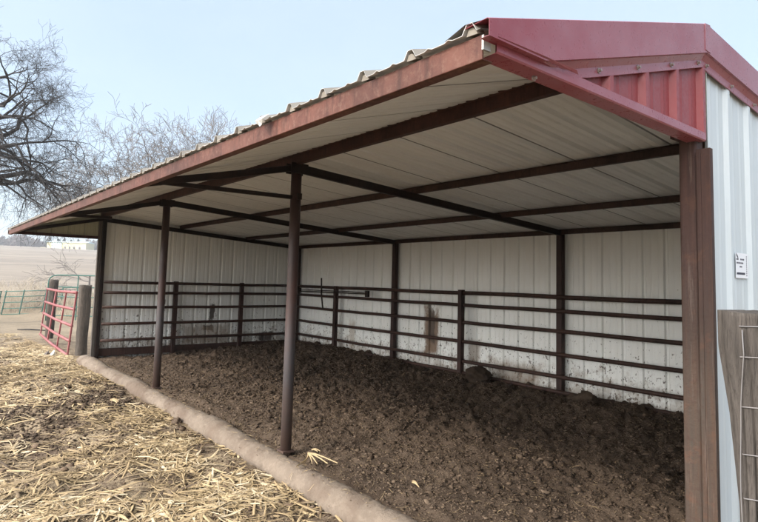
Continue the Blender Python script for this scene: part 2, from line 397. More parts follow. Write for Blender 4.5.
x=-14+13.2*rng.random(n)**.8; y=-.3-3.6*rng.random(n)**1.3; sz=np.clip(np.exp(rng.normal(-4.7,.55,n)),.004,.04)
tag(clods('soil_clods',x,y,z_out(x,y)+sz*.2,sz,M['clod_out'],np.clip(rng.normal(.45,.25,n),0,1)),'brown soil crumbs scattered over the yard among the corn litter','soil crumbs',kind='stuff')

# litter -------------------------------------------------------------
def litter(name,x,y,zf,ln,wd,mat,tint,tiltmax=.35,lift=.012,dirm=None,bk=.35):
    n=len(x); a=rng.uniform(0,2*np.pi,n) if dirm is None else rng.normal(dirm,.9,n)
    k=5; tt=np.linspace(-.5,.5,k)
    bend=rng.normal(0,bk,n); tilt=rng.normal(0,tiltmax*.5,n); roll=rng.uniform(-.6,.6,n); arch=rng.uniform(-.06,.13,n)
    P=[]; endt=rng.uniform(.05,.9,n)
    for t in tt:
        ang=a+bend*t*1.5
        cx=x+np.cos(ang)*ln*t; cy=y+np.sin(ang)*ln*t
        cz=zf(cx,cy)*.6+zf(x,y)*.4+lift*(.6+rng.random(n)*0)+np.sin(tilt)*ln*t*.6+arch*ln*(.25-t*t)
        w=wd*(1-endt*np.abs(2*t)**3)/2
        sx=-np.sin(ang)*np.cos(roll)*w; sy=np.cos(ang)*np.cos(roll)*w; sz_=np.sin(roll)*w
        P.append(np.stack([cx-sx,cy-sy,cz-sz_],-1)); P.append(np.stack([cx,cy,cz+w*.55],-1)); P.append(np.stack([cx+sx,cy+sy,cz+sz_],-1))
    V=np.stack(P,1)  # n,3k,3
    f=[]
    for i in range(k-1):
        for j in range(2):
            q=i*3+j; f.append((q,q+1,q+4,q+3))
    F=np.array(f)[None]+(np.arange(n)*3*k)[:,None,None]
    return np_mesh(name,V.reshape(-1,3),F.reshape(-1,4),mat,False,None,np.repeat(tint,3*k))
def spread(n,pw=1.25):
    x=-1.6-19*rng.random(n)**pw; y=-.2-4.8*rng.random(n)**1.15
    dens=.7+1.9*fbm(x,y,3,.75)+1.3*fbm(x+31,y+7,3,3.2)
    dens=dens-1.15*np.exp(-((x+7.9+.75*y)/1.05)**2)*sstep(-2.6,-1.9,y)-.5*np.exp(-((x+4.6)/.5)**2-((y+.5)/.25)**2)-.35*np.exp(-((y+.1)/.3)**2)-.5*np.exp(-((x+2.1)/.7)**2-((y+.5)/.4)**2)
    dens=dens+.4*np.exp(-((x+3.4)/.9)**2-((y+.75)/.35)**2)+.5*sstep(-9.5,-11,x)-1.0*sstep(-12.5,-19,x)
    keep=rng.random(n)<np.clip(dens,.04,1); return x[keep],y[keep]
def many(name,n,l0,l1,w0,w1,tm,ts,tilt,lift,bendk,label,cat):
    x,y=spread(n); n=len(x)
    ln=l0+(l1-l0)*rng.random(n)**1.8; wd=w0+(w1-w0)*rng.random(n)**1.5
    patch=.5*fbm(x+50,y,3,1.6)
    return tag(litter(name,x,y,z_out,ln,wd,M['straw'],np.clip(rng.normal(tm,ts,n)+patch,0,1),tilt,lift,None,bendk),label,cat,kind='stuff')
many('corn_stalk_litter',26000,.09,.42,.006,.02,.66,.17,.45,.022,.15,'pale straight corn stalk pieces strewn over the yard outside the shed','corn stalk litter')
many('husk_litter',40000,.05,.27,.007,.03,.54,.26,.5,.014,.2,'curled cream corn husks and leaves scattered over the yard outside the shed','corn husk litter')
many('chaff_litter',190000,.012,.08,.0018,.008,.5,.26,.6,.008,.25,'fine tan chaff covering the yard soil between the corn stalks','chaff')
n=9000
x=-L+.2+(L-.5)*rng.random(n)**.7; y=.05+(D-.2)*rng.random(n)**1.6
tag(litter('bedding_straw',x,y,z_in2,np.clip(rng.exponential(.03,n),.012,.1),rng.uniform(.0015,.005,n),M['straw'],np.clip(rng.normal(.22,.2,n),0,1),.7,.018),'sparse straw bits lying on the dark manure inside the shed','straw bits',kind='stuff')

def husk(name,x,y,z,ang,ln,wd,label,nleaf=4,cat='corn husk'):
    V=MB()
    for k in range(nleaf):
        a=ang+(k-(nleaf-1)/2)*.045+random.uniform(-.06,.06); rows=[]; lv=[random.uniform(.5,1) for _ in range(nleaf)]; ln_=ln*random.uniform(.6,1.05)
        for i in range(9):
            t=i/8; w=wd*(min(1,t*5+.35))*(1-t)**.75*lv[k]; 
            aa=a+t*.3*(k-(nleaf-1)/2)*.5; px=x+math.cos(aa)*ln_*t; py=y+math.sin(aa)*ln_*t; pz=z+.012+k*.004+.02*math.sin(math.pi*t)*(.5+k*.2)
            rows.append([(px+math.sin(a)*w*s,py-math.cos(a)*w*s,pz+.01*(1-s*s)) for s in (-1,-.5,0,.5,1)])
        V.strip(rows)
    me=V.build(name,M['straw'],None,True)
    at=me.data.attributes.new('tint','FLOAT','POINT'); at.data.foreach_set('value',np.clip(rng.normal(.68,.06,len(me.data.vertices)),0,1).astype(np.float32))
    return tag(me,label,cat)
husk('corn_husk',-3.42,.05,.0,-.35,.4,.016,'pale dry corn husk lying on manure behind the curb, right of the nearer pole',6)
husk('corn_husk',-3.62,.22,-.03,.3,.12,.02,'short white husk scrap lying beside the foot of the nearer pole',2)
husk('corn_husk',-7.05,-.72,-.06,.4,.2,.03,'broad whitish husk scrap on the dark dirt patch in the yard',3)
husk('corn_husk',-2.42,.42,-.03,-.2,.13,.015,'narrow straw coloured leaf scrap alone on the bedding near the front',2)

# ---------------------------------------------------------------- shed
shed=empty('livestock_shed',(-B*1.5,D/2,0))
tag(shed,'long open-front livestock shed with white sheet walls, rusty steel frame and red gable trim','shed')
def part(mb,name,mat,parent=shed,**k): return mb.build(name,mat,parent,**k)
def zr(y):      # underside of roof sheets
    return 2.835+.2953*y if y<0 else 2.835-.0865*y
def profile(u0,u1,pitch,off,h=.019,base=.062,top=.026,minor=.0035):
    pts=[u0]; f={}
    def H(u):
        r=((u-off)/pitch+.5)%1-.5; r=abs(r)*pitch
        if r<=top/2: return h
        if r<=base/2: return h*(base/2-r)/(base/2-top/2)
        for c in (pitch/3-.012,pitch/2-.0):
            if abs(r-pitch*.33)<.018: return minor*(1-abs(r-pitch*.33)/.018)
        return 0
    us=set([u0,u1]); k=math.floor((u0-off)/pitch)-1
    while off+k*pitch<u1+pitch:
        c=off+k*pitch
        for d in (top/2,base/2,pitch*.33,pitch*.33-.018,pitch*.33+.018):
            for sg in (-1,1):
                u=c+sg*d
                if u0<u<u1: us.add(round(u,5))
        k+=1
    us=sorted(us); return [(u,H(u)) for u in us]
# roof sheets (separate slopes)
def roof(name,y0,y1,mat,up):
    pr=profile(-L-.1,-.0,.272,-.045,.03,.06,.022,.007); rows=[]
    ys=np.linspace(y0,y1,7)
    for yy in ys: rows.append([(u,yy,zr(yy)+h+.002) for u,h in pr])
    # lower lips bent down under the ribs give the sheet its thickness
    o=part(MB().strip(rows),name,mat)
    s=o.modifiers.new('thick','SOLIDIFY'); s.thickness=.0012; s.offset=1; o.data.materials.clear(); o.data.materials.append(M['roof_top']); o.data.materials.append(mat); s.material_offset=1; s.material_offset_rim=1
    return o
r1=roof('roof_front_slope',-EA-.045,0,M['ceil'],1); r2=roof('roof_rear_slope',0,D+.12,M['ceil'],1)
r1_world=Vector((0,0,0))
pr=MB()
pr.prism([(-L-.05,-.16,zr(-.16)+.036),(-L-.05,0,zr(0)+.036),(-L-.05,.16,zr(.16)+.036)],[(.03,-.16,zr(-.16)+.036),(.03,0,zr(0)+.036),(.03,.16,zr(.16)+.036)])
part(pr,'ridge_cap',M['galv'])
# foam closures / rib ends peeking above the fascia
k=0; clos=None
while -.045-.272*k>-L:
    c=-.045-.272*k; yy=-EA-.045; z=zr(yy)
    if clos is None:
        w=.021; mb=MB(); mb.prism([(-w,.012,0),(w,.016,0),(w*.62,.013,.02),(w*.1,.012,.028),(-w*.5,.01,.024)],[(-w,.05,.012),(w,.05,.012),(w*.62,.05,.03),(w*.1,.05,.036),(-w*.5,.05,.034)])
        clos=part(mb,'rib_closure',M['closure'],None); cc=clos; r1i=True
    else: cc=clos.copy(); COL.objects.link(cc)
    cc.parent=r1; cc.matrix_parent_inverse=Matrix(); rr=random.uniform(-.004,.004)
    cc.location=Vector((c+rr,yy+rr,z))-r1_world; cc.scale=(1,1,random.uniform(.8,1.1)); k+=1
# bent sheet corner at the eave
mb=MB(); X0=-1.36; yy=-EA-.055; z=zr(yy)+.01
mb.strip([[(X0-.07,yy,z+.012),(X0,yy-.004,z+.014),(X0+.07,yy,z+.012)],[(X0-.035,yy-.025,z-.012),(X0+.005,yy-.03,z-.016),(X0+.03,yy-.02,z-.008)],[(X0-.0,yy-.02,z-.04),(X0+.012,yy-.022,z-.045),(X0+.02,yy-.016,z-.035)]])
part(mb,'bent_sheet_corner',M['galv'],r1)

# walls
PW=.2853
def wall(name,mat,axis_,c,u0,u1,z0f,z1f,sign,off=0,h=.019,extra=()):
    pts=profile(u0,u1,PW,off,h); us=[p for p in pts]
    bot=[];top=[]
    rows=[[],[],[]]
    for u,hh in us:
        for i,t in enumerate((0,.5,1)):
            z=z0f(u)*(1-t)+z1f(u)*t; w=c+sign*hh
            rows[i].append((w,u,z) if axis_=='x' else (u,w,z))
    o=part(MB().strip(rows),name,mat); s=o.modifiers.new('thick','SOLIDIFY'); s.thickness=.0012; return o
wall('back_wall',M['wall_back'],'y',D+.045,-L-.02,.03,lambda u:-.3,lambda u:zr(D+.045)+.02,1,.03,.026)
wall('far_end_wall',M['wall_end'],'x',-L-.055,.0,D+.05,lambda u:-.3,lambda u:zr(u)+.03,-1,-.005,.026)
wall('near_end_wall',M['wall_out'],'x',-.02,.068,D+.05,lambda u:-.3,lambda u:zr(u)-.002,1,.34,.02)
g1=wall('gable_panel',M['red_panel'],'x',-.022,-EA+.05,.045,lambda u:2.32,lambda u:max(2.321,zr(u)+.01),1,-.26,.026); g1['label']='red ribbed gable panel over the overhang'
g2=wall('gable_panel',M['gable_in'],'x',-L-.05,-EA+.03,.0,lambda u:2.35,lambda u:max(2.351,zr(u)+.02),-1,0); g2['label']='grey ribbed gable panel at the far end'

# red rake trim on near gable
def sweep(sec,ys,name,mat,flip=False,par=shed):
    rows=[[ (x, y, z) for x,z in sec(y)] for y in ys]
    o=part(MB().strip(rows),name,mat,par); s=o.modifiers.new('thick','SOLIDIFY'); s.thickness=.0015; s.offset=0
    return o
def zt(y): return (2.877+.3044*y) if y<0 else (2.877-.0865*y)
def sec(y):
    t=zt(y); lo=2.339
    c=lambda z: max(z,lo) if y<0 else z
    b=c(t-.144); r=c(t-.172); f=c(t-.208)
    dx=-.03
    return [(-.07,t-.006),(.055+dx,t),(.062+dx,t-.004),(.062+dx,(t+b)/2),(.062+dx,b),(.05+dx,b-.002 if b>lo else b),(.034+dx,r),(.034+dx,f),(.029+dx,f-.001)]
ysf=[-1.585,-1.56,-1.5,-1.4,-1.3,-1.2,-1.1,-1.0,-.8,-.6,-.4,-.2,0]
rt=sweep(sec,ysf,'rake_trim',M['red_trim']); rt2=sweep(sec,[0.0,.5,1,2,3,4,D+.16],'rake_trim',M['red_trim'])
# seam where the two trim lengths lap at the peak
mb=MB(); t=zt(0); mb.prism([(.033,-.03,t-.13-.009),(.033,.03,t-.138-.003),(.033,.03,t-.0035),(.033,-.03,t-.0105)],[(.0355,-.03,t-.139),(.0355,.03,t-.141),(.0355,.03,t-.003),(.0355,-.03,t-.0095)])
part(mb,'lap_seam',M['red_trim'],rt)
def screw(y,z,x=.006,par=None):
    mb=MB(); mb.tube([(x-.002,y,z),(x+.003,y,z)],.010,12); mb.tube([(x+.003,y,z),(x+.012,y,z)],.0058,6)
    return part(mb,'screw',M['screw'],par or rt)
for y in (-.93,-.63,-.33,-.045): screw(y,zt(y)-.186)
for y in (.05,.36,.68,1.0): screw(y,zt(y)-.186,par=rt2)
# L trim under the red panel
mb=MB()
mb.strip([[(.004,y,2.352),(.0085,y,2.348),(.0085,y,2.315),(.005,y,2.310),(-.06,y,2.308)] for y in (-1.52,-1.2,-.8,-.4,.02)])
o=part(mb,'gable_bottom_trim',M['red_trim']); s=o.modifiers.new('t','SOLIDIFY'); s.thickness=.002; s.offset=0
for y in (-1.28,): screw(y,2.30,-.03,o)
# curled dark tail of the trim at the eave corner
mb=MB(); mb.strip([[(.034,-1.545,2.346),(.036,-1.45,2.347),(.038,-1.3,2.348),(.034,-1.12,2.352)],[(.026,-1.545,2.339),(.027,-1.45,2.340),(.028,-1.3,2.341),(.027,-1.10,2.343)]])
part(mb,'curled_trim_edge',M['red_trim'],rt)
# ridge of bent galvanised sheet standing proud at the near eave corner
mb=MB(); mb.strip([[(.028,-1.585,zt(-1.585)-.003),(.02,-1.4,zt(-1.4)-.004)],[(-.06,-1.59,zr(-1.59)+.034),(-.07,-1.4,zr(-1.4)+.036)],[(-.15,-1.588,zr(-1.588)+.008),(-.16,-1.4,zr(-1.4)+.02)]])
part(mb,'corner_flashing',M['galv'],r1)
# far gable bottom trim
mb=MB().box((-L-.075,-EA-.03,2.305),(-L-.02,.04,2.36)); part(mb,'gable_bottom_trim',M['purlin'])

# fascia beam: C channel with flanges
mb=MB(); y0=-EA-.022; zt_=zr(y0)-.011; X0,X1=-L-.03,-.012
mb.box((X0,y0,zt_-.079),(X1,y0+.008,zt_)); mb.box((X0,y0+.008,zt_-.079),(X1,y0+.05,zt_-.073)); mb.box((X0,y0+.008,zt_-.007),(X1,y0+.05,zt_-.001))
part(mb,'fascia_beam',M['fascia'],bevel=.003)
mb=MB().box((-.0115,y0-.003,zt_-.05),(-.004,y0+.03,zt_-.004)); part(mb,'fascia_end_clip',M['galv'])
mb=MB().box((-L-.06,y0-.012,zt_-.075),(-L-.031,y0+.03,zt_+.004)); part(mb,'fascia_end_clip',M['galv'])
def purlin(y,h,w,mat):
    mb=MB(); z=zr(y)-.003
    mb.box((-L-.02,y-.004,z-h),(-.028,y+.004,z)); mb.box((-L-.02,y+.004,z-h),(-.028,y+w,z-h+.006)); mb.box((-L-.02,y-w,z-.006),(-.028,y-.004,z-.0015))
    mb.box((-L-.02,y+w-.005,z-h+.006),(-.028,y+w,z-h+.02))
    return part(mb,'purlin',mat,bevel=.002)
purlin(-.035,.092,.05,M['purlin']); purlin(1.56,.066,.045,M['purlin_back']); purlin(3.12,.066,.045,M['purlin_back']); purlin(D-.08,.07,.04,M['purlin_back'])
# rafters & braces
for k,X in enumerate((-B,-2*B,-L+.02)):
    w=.055
    mb=MB(); mb.bar((X,.0,2.70),(X,D-.03,2.395),w,.085,ch=.008); mb.build('rafter',M['black'],shed)
    mb=MB(); mb.bar((X,.02,2.708),(X,-EA+.04,2.345),w,.062,ch=.008); mb.build('rafter',M['black'],shed)
mb=MB().bar((-B,.0,2.405),(-B,-1.36,2.385),.035,.038,ch=.005); part(mb,'brace',M['black'])
mb=MB().box((-B-.02,-1.34,2.36),(-B+.02,-1.30,2.44)); part(mb,'brace_plate',M['black'])
mb=MB().bar((-2*B,-.75,2.40),(-2*B,-1.38,2.385),.035,.04,ch=.005); part(mb,'brace',M['black'])
# front poles
for X,ys_ in ((-B,0),(-2*B,0)):
    mb=MB(); mb.tube([(X,0,-.06),(X,0,.9),(X,0,1.8),(X,0,2.735)],.052,20); o=part(mb,'front_pole',M['pole'],smooth=False)
    o.data.polygons.foreach_set('use_smooth',[len(p.vertices)==4 for p in o.data.polygons])
    mb=MB().box((X-.058,-.06,-.02),(X+.058,.058,-.0)); mb.build('foot_plate',M['pole'],o)
    mb=MB().box((X-.055,-.09,2.64),(X-.045,.1,2.74)); mb.box((X+.045,-.09,2.64),(X+.055,.1,2.74)); mb.build('saddle_plate',M['black'],o)
o=MB(); o.box((-B+.05,-.02,2.38),(-B+.085,.02,2.44)); part(o,'brace_lug',M['black'])
# far front corner post
mb=MB().box((-L-.055,-.06,-.3),(-L+.02,.0,2.70)); o=part(mb,'corner_post',M['wood'],bevel=.006)
mb=MB().box((-L-.03,.003,-.3),(-L+.055,.075,2.68)); part(mb,'corner_post',M['black'],bevel=.006)
# back posts
for X in (-B,-2*B,-L+.06):
    mb=MB().box((X-.045,D-.09,-.3),(X+.045,D-.0,2.39)); part(mb,'back_post',M['post_dark'],bevel=.006)
# near column: square tube with a channel welded on its outer side
mb=MB(); r=.012
def rbox(mb,x0,x1,y0,y1,z0,z1,r=.014,n=4):
    pts=[]
    for cx,cy,a0 in ((x1-r,y1-r,0),(x0+r,y1-r,90),(x0+r,y0+r,180),(x1-r,y0+r,270)):
        for i in range(n+1):
            a=math.radians(a0+90*i/n); pts.append((cx+r*math.cos(a),cy+r*math.sin(a)))
    mb.prism([(a,b,z0) for a,b in pts],[(a,b,z1) for a,b in pts])
rbox(mb,-.1,-.018,-.025,.06,-.4,2.335); c=part(mb,'near_column',M['column'])
mb=MB(); rbox(mb,-.019,.008,-.014,.055,-.4,2.26,.006); 
mb.box((.0085,-.045,-.4),(.05,-.039,2.262)); mb.box((.044,-.0388,-.4),(.05,-.012,2.262)); mb.box((-.012,-.045,-.4),(.0083,-.039,2.262))
mb.build('welded_channel',M['column'],c,bevel=.002)
mb=MB().box((-.13,-.04,2.3355),(-.024,.07,2.36)); part(mb,'column_cap',M['purlin'])
# base board along the far end wall
mb=MB().box((-L-.03,.08,.0),(-L+.012,D-.1,.145)); part(mb,'base_board',M['rail'],bevel=.004)

# pipe rail fences inside
RH=[1.456,1.253,.961,.634,.313]
fb=empty('pipe_rail_fence',(-B*1.5,D-.09,.0)); tag(fb,'rusty brown pipe rail fence running along the long back wall inside the shed','pipe fence','pipe rail fences inside the shed')
def sag(p,q,n=9,am=.006):
    return [tuple(Vector(p).lerp(Vector(q),i/(n-1))+Vector((random.uniform(-am,am)*.4,random.uniform(-am,am)*.4,random.uniform(-am,am)))) for i in range(n)]
for i,z in enumerate(RH+[.1]):
    mb=MB().tube(sag((-L+.1,D-.125,z+(.04 if i==5 else 0)),(-.03,D-.125,z-(.01 if i==5 else 0)),14),.029 if i else .032,10); mb.build('rail',M['rail'],fb,smooth=True)
for k in (2.5,1.5,.5):
    mb=MB().box((-k*B-.042,D-.185,-.3),(-k*B+.042,D-.097,1.51 if k!=2.5 else 1.49)); mb.build('fence_post',M['post_dark'],fb,bevel=.006)
fe=empty('pipe_rail_fence',(-L+.06,D/2,.0)); tag(fe,'rusty brown pipe rail fence running along the far end wall inside the shed','pipe fence','pipe rail fences inside the shed')
for i,z in enumerate(RH):
    mb=MB().tube(sag((-L+.1,.08,z),(-L+.1,D-.19,z),9),.029,10); mb.build('rail',M['rail'],fe,smooth=True)
for y in (1.52,3.04):
    mb=MB().box((-L+.02,y-.045,-.3),(-L+.09,y+.045,1.50)); mb.build('fence_post',M['post_dark'],fe,bevel=.006)
# rod rack hanging on the back fence
rk=empty('hanging_rod_rack',(-9.45,D-.19,1.3)); tag(rk,'black double rod bar with end blocks hanging on the back fence near the far corner','rod rack')
mb=MB().tube([(-10.75,D-.20,1.335),(-8.14,D-.20,1.355)],.012,8); mb.build('rod',M['black'],rk)
mb=MB().tube([(-10.75,D-.20,1.375),(-8.14,D-.20,1.385)],.010,8); mb.build('rod',M['black'],rk)
for X in (-10.78,-8.13):
    mb=MB().box((X-.05,D-.225,1.29),(X+.05,D-.175,1.42)); mb.build('end_block',M['black'],rk,bevel=.005)
mb=MB().tube([(-9.84,D-.2,1.66),(-9.80,D-.215,1.3),(-9.74,D-.2,.96)],.018,8); tag(mb.build('upright_bar',M['black'],None),'thin black upright bar propped against the back fence near the far corner','bar')

# curb ---------------------------------------------------------------
nx=620; nt=18; V=[]
for i in range(nx):
    x=-L-.25+(L+.2)*i/(nx-1); 
    r=.127+.008*math.sin(x*2.1)+.016*(float(fbm(np.array([x]),np.array([3.3]),3,1.6)[0]))
    yc=-.105-.06*sstep(-5,-1.5,x)+.03*float(fbm(np.array([x]),np.array([8.3]),2,.8)[0]); zc=-.12
    if i==0: r*=.5
    for j in range(nt):
        a=2*math.pi*j/nt
        rr=r*(1+.08*float(fbm(np.array([x*3+math.cos(a)]),np.array([math.sin(a)*1.0]),4,2.0)[0])+.13*float(fbm(np.array([x*3+math.cos(a)*2]),np.array([math.sin(a)*2.0]),3,9.0)[0]))
        V.append((x,yc+rr*1.12*math.cos(a),zc+rr*math.sin(a)*(.98)))
F=[(i*nt+j,(i+1)*nt+j,(i+1)*nt+(j+1)%nt,i*nt+(j+1)%nt) for i in range(nx-1) for j in range(nt)]
cb=np_mesh('concrete_curb',V,F,M['curb'],True); tag(cb,'mud coated rounded concrete curb running under the open front of the shed','curb')

n=2200; x=-L+(L-1.2)*rng.random(n); a_=rng.uniform(.1,3.0,n); sz=np.clip(np.exp(rng.normal(-5.7,.5,n)),.0015,.009)
yc=-.105-.06*sstep(-5,-1.5,x); msk=rng.random(n)<np.clip(.25+2.0*fbm(x,a_,3,1.3),.03,1); x,a_,sz,yc=x[msk],a_[msk],sz[msk],yc[msk]
tag(clods('curb_crumbs',x,yc+.14*np.cos(a_),-.12+.127*np.sin(a_),sz,M['clod_out'],np.clip(rng.normal(.8,.2,len(x)),0,1)),'small soil crumbs stuck on the mud coated curb','soil crumbs',kind='stuff')
n=420; x=-L+(L-1.2)*rng.random(n); y=-.1-.06*sstep(-5,-1.5,x)+rng.normal(0,.05,n)
def zc_(x,y):
    d=(y+.105+.06*sstep(-5,-1.5,x))/.14; return -.12+.128*np.sqrt(np.clip(1-d*d,.05,1))
tag(litter('curb_straw',x,y,zc_,rng.uniform(.02,.07,n),rng.uniform(.0015,.005,n),M['straw'],np.clip(rng.normal(.6,.2,n),0,1),.2,.008),'loose straw bits lying on top of the curb','straw bits',kind='stuff')
# lumps of manure by the back fence
def lump(name,c,s,mat,label,seed,cat='manure lump'):
    import bmesh
    bm=bmesh.new(); bmesh.ops.create_icosphere(bm,subdivisions=4,radius=1); r=np.random.default_rng(seed); ph=r.uniform(0,50,2)
    for v in bm.verts:
        d=1+.75*float(fbm(np.array([v.co.x*1.0+ph[0]+v.co.z]),np.array([v.co.y+ph[1]-v.co.z]),5,1.6)[0])
        v.co=Vector((v.co.x*s[0]*d,v.co.y*s[1]*d,v.co.z*s[2]*d))
    me=bpy.data.meshes.new(name); bm.to_mesh(me); bm.free(); me.polygons.foreach_set('use_smooth',[True]*len(me.polygons)); me.materials.append(mat)
    o=bpy.data.objects.new(name,me); o.location=c; COL.objects.link(o); return tag(o,label,cat)
lump('manure_lump',(-5.0,4.2,.17),(.2,.16,.14),M['manure'],'dark manure lump heaped against the back fence left of its middle post',1)
lump('manure_lump',(-3.15,4.2,.12),(.22,.16,.1),M['manure'],'low manure lump under the back fence just right of a wall post',2)
lump('pale_rock',(-12.83,-.42,-.14),(.075,.05,.09),M['stone'],'white upright stone on the litter below the red gate',3,'stone')
lump('dark_rock',(-13.05,-.5,-.17),(.07,.06,.08),M['stone_dark'],'dark stone beside the white stone below the red gate',4,'stone')
lump('dirt_clump',(-5.75,-.3,-.13),(.07,.06,.05),M['manure'],'dark dirt clump against the curb midway between the two poles',6,'dirt clump')

# notice on near wall ------------------------------------------------
nt_=empty('paper_notice',(.046,.315,1.725)); tag(nt_,'small white paper notice stuck on the white outer end wall beside the rusty column','notice')
mb=MB().box((.044,.235,1.66),(.0455,.405,1.79)); mb.build('paper_sheet',M['paper'],nt_)
def ink(segs,name):
    mb=MB()
    for y0,y1,z0,z1 in segs: mb.box((.0457,y0,z0),(.0464,y1,z1))
    mb.build(name,M['ink'],nt_)
mb=MB(); mb.prism([(.0457,.238,1.789),(.0457,.262,1.772),(.0457,.268,1.756),(.0457,.252,1.768),(.0457,.242,1.776)][::-1],[(.0465,.238,1.789),(.0465,.262,1.772),(.0465,.268,1.756),(.0465,.252,1.768),(.0465,.242,1.776)][::-1]); mb.build('arrow_mark',M['ink'],nt_)
for r_,(a,b) in enumerate(((.240,.335),(.244,.33),(.285,.315))):
    z=1.753-r_*.019; y=a; seg=[]
    while y<b:
        w=random.uniform(.008,.016)
        if not .266<y<.28: seg.append((y,y+w,z,z+.008))
        y+=w+.006
    ink(seg,'text_line')
y=.243; seg=[]
while y<.35: seg.append((y,y+.009,1.678,1.689)); y+=.0115
ink(seg,'text_line'); z=1.672; seg=[]
while z<1.78: seg.append((.376,.384,z,z+.006)); z+=.011
ink(seg,'text_line')
for c_ in list(nt_.children): c_.location+=Vector((-.054,.172,.012))
nt_.location+=Vector((-.054,.172,.012))
for c_ in nt_.children: c_.matrix_parent_inverse=nt_.matrix_basis.inverted()

# weathered wood post and wire at right ------------------------------
PX,PY=.305,-.325
def log(name,cx,cy,z0,z1,prof,mat,seed,twist=0.0,lean=(0,0),amp=.1,shape=4,top=0.0,nth=40,nz=50,cracks=()):
    r=np.random.default_rng(seed); ph=r.uniform(0,90,2); V=[]
    for i in range(nz):
        t=i/(nz-1); z=z0+(z1-z0)*t; R=np.interp(t,[p[0] for p in prof],[p[1] for p in prof])
        for j in range(nth):
            a=2*math.pi*j/nth
            sq=(abs(math.cos(a+twist))**shape+abs(math.sin(a+twist))**shape)**(-1/shape)
            n=float(fbm(np.array([a*1.3+ph[0] if j else a+ph[0]]),np.array([z*2+ph[1]]),2,1)[0])
            gr=float(fbm(np.array([math.cos(a)*5+ph[0]]),np.array([math.sin(a)*5+z*.8+ph[1]]),4,1.5)[0])
            rr=R*sq*(1+amp*gr)-sum(dp_*math.exp(-((math.atan2(math.sin(a-a0-.15*math.sin(z*3+a0)),math.cos(a-a0-.15*math.sin(z*3+a0))))/.035)**2)*max(0,math.sin((z-zz0)/(zz1-zz0)*math.pi)) for a0,zz0,zz1,dp_ in cracks if zz0<z<zz1)
            V.append((cx+lean[0]*t+rr*math.cos(a),cy+lean[1]*t+rr*math.sin(a),z+(top*math.cos(a*3+1)*t**20)))
    k=len(V)
    for rr in (.6,.25):
        for j in range(nth):
            bx,by,bz=V[(nz-1)*nth+j]; V.append((cx+lean[0]+(bx-cx-lean[0])*rr,cy+lean[1]+(by-cy-lean[1])*rr,bz+.004*(1-rr)))
    F=[(i*nth+j,i*nth+(j+1)%nth,(i+1)*nth+(j+1)%nth,(i+1)*nth+j) for i in range(nz+1) for j in range(nth)]
    me=bpy.data.meshes.new(name); me.from_pydata(V,[],F+[tuple((nz+1)*nth+j for j in range(nth))]); me.polygons.foreach_set('use_smooth',[True]*len(me.polygons))
    me.materials.append(mat); o=bpy.data.objects.new(name,me); COL.objects.link(o); return o
wp=log('wooden_fence_post',PX,PY,-.4,1.525,[(0,.055),(.35,.058),(.62,.06),(.8,.083),(.93,.112),(1,.113)],M['wood'],5,1.335,(-.006,-.01),.06,3.2,.004,150,110,((-1.05,.9,1.6,.03),(-1.5,-.3,1.62,.022),(-1.9,.5,1.3,.018),(-.75,.2,1.2,.02),(-2.3,.9,1.6,.02),(-1.25,.3,.95,.02)))
def RP(z): return float(np.interp((z+.4)/1.925,[0,.35,.62,.8,.93,1],[.055,.058,.06,.083,.112,.113]))*1.09+.004
tag(wp,'thick weathered brown wooden post with flat top, standing beside the white end wall','wooden post')
wf=empty('wire_fence',(PX+.5,PY,0)); tag(wf,'silver woven wire fence stapled to the weathered wooden post at the right edge','wire fence')
# camera facing side direction of the post
dcam=Vector((1.107-PX,-2.855-PY,0)).normalized(); side=Vector((dcam.y*-1,dcam.x,0))   # side points to image right
side=-side if side.x<0 else side
WZ=[1.473,1.36,1.175,1.0,.838,.6,.35]
for i,z in enumerate(WZ):
    a=Vector((PX,PY,z))+dcam*(RP(z)-.004)-side*.052; b=Vector((PX,PY,z+.004))+dcam*RP(z)+side*.06; c=Vector((PX,PY,z-.002))+dcam*.1+side*1.2; 
    MB().tube([tuple(a-dcam*.02),tuple(a),tuple(b),tuple(c)],.0022,7).build('line_wire',M['wire'],wf,smooth=True)
    m1=Vector((PX,PY,z))+dcam*RP(z)+side*.03
    if i%2==0: MB().tube([tuple(m1+Vector((0,0,.012))),tuple(m1),tuple(m1-side*.006-Vector((0,0,.012)))],.006,7).build('wire_knot',M['wire'],wf,smooth=True)
pts=[]
for i in range(15):
    z=1.46-i*.09; off=.004-.016*math.sin(min(1,max(0,(1.33-z)/.12))*math.pi/2)-.004*math.sin(z*9)
    p=Vector((PX,PY,z))+dcam*RP(z)+side*(off-.045); pts.append(tuple(p))
MB().tube(pts,.0019,6).build('stay_wire',M['wire'],wf,smooth=True)
for k in range(1,5):
    p=Vector((PX,PY,0))+dcam*.11+side*(.07+k*.18); MB().tube([(p.x,p.y,.2),(p.x,p.y,1.466)],.0022,6).build('stay_wire',M['wire'],wf)

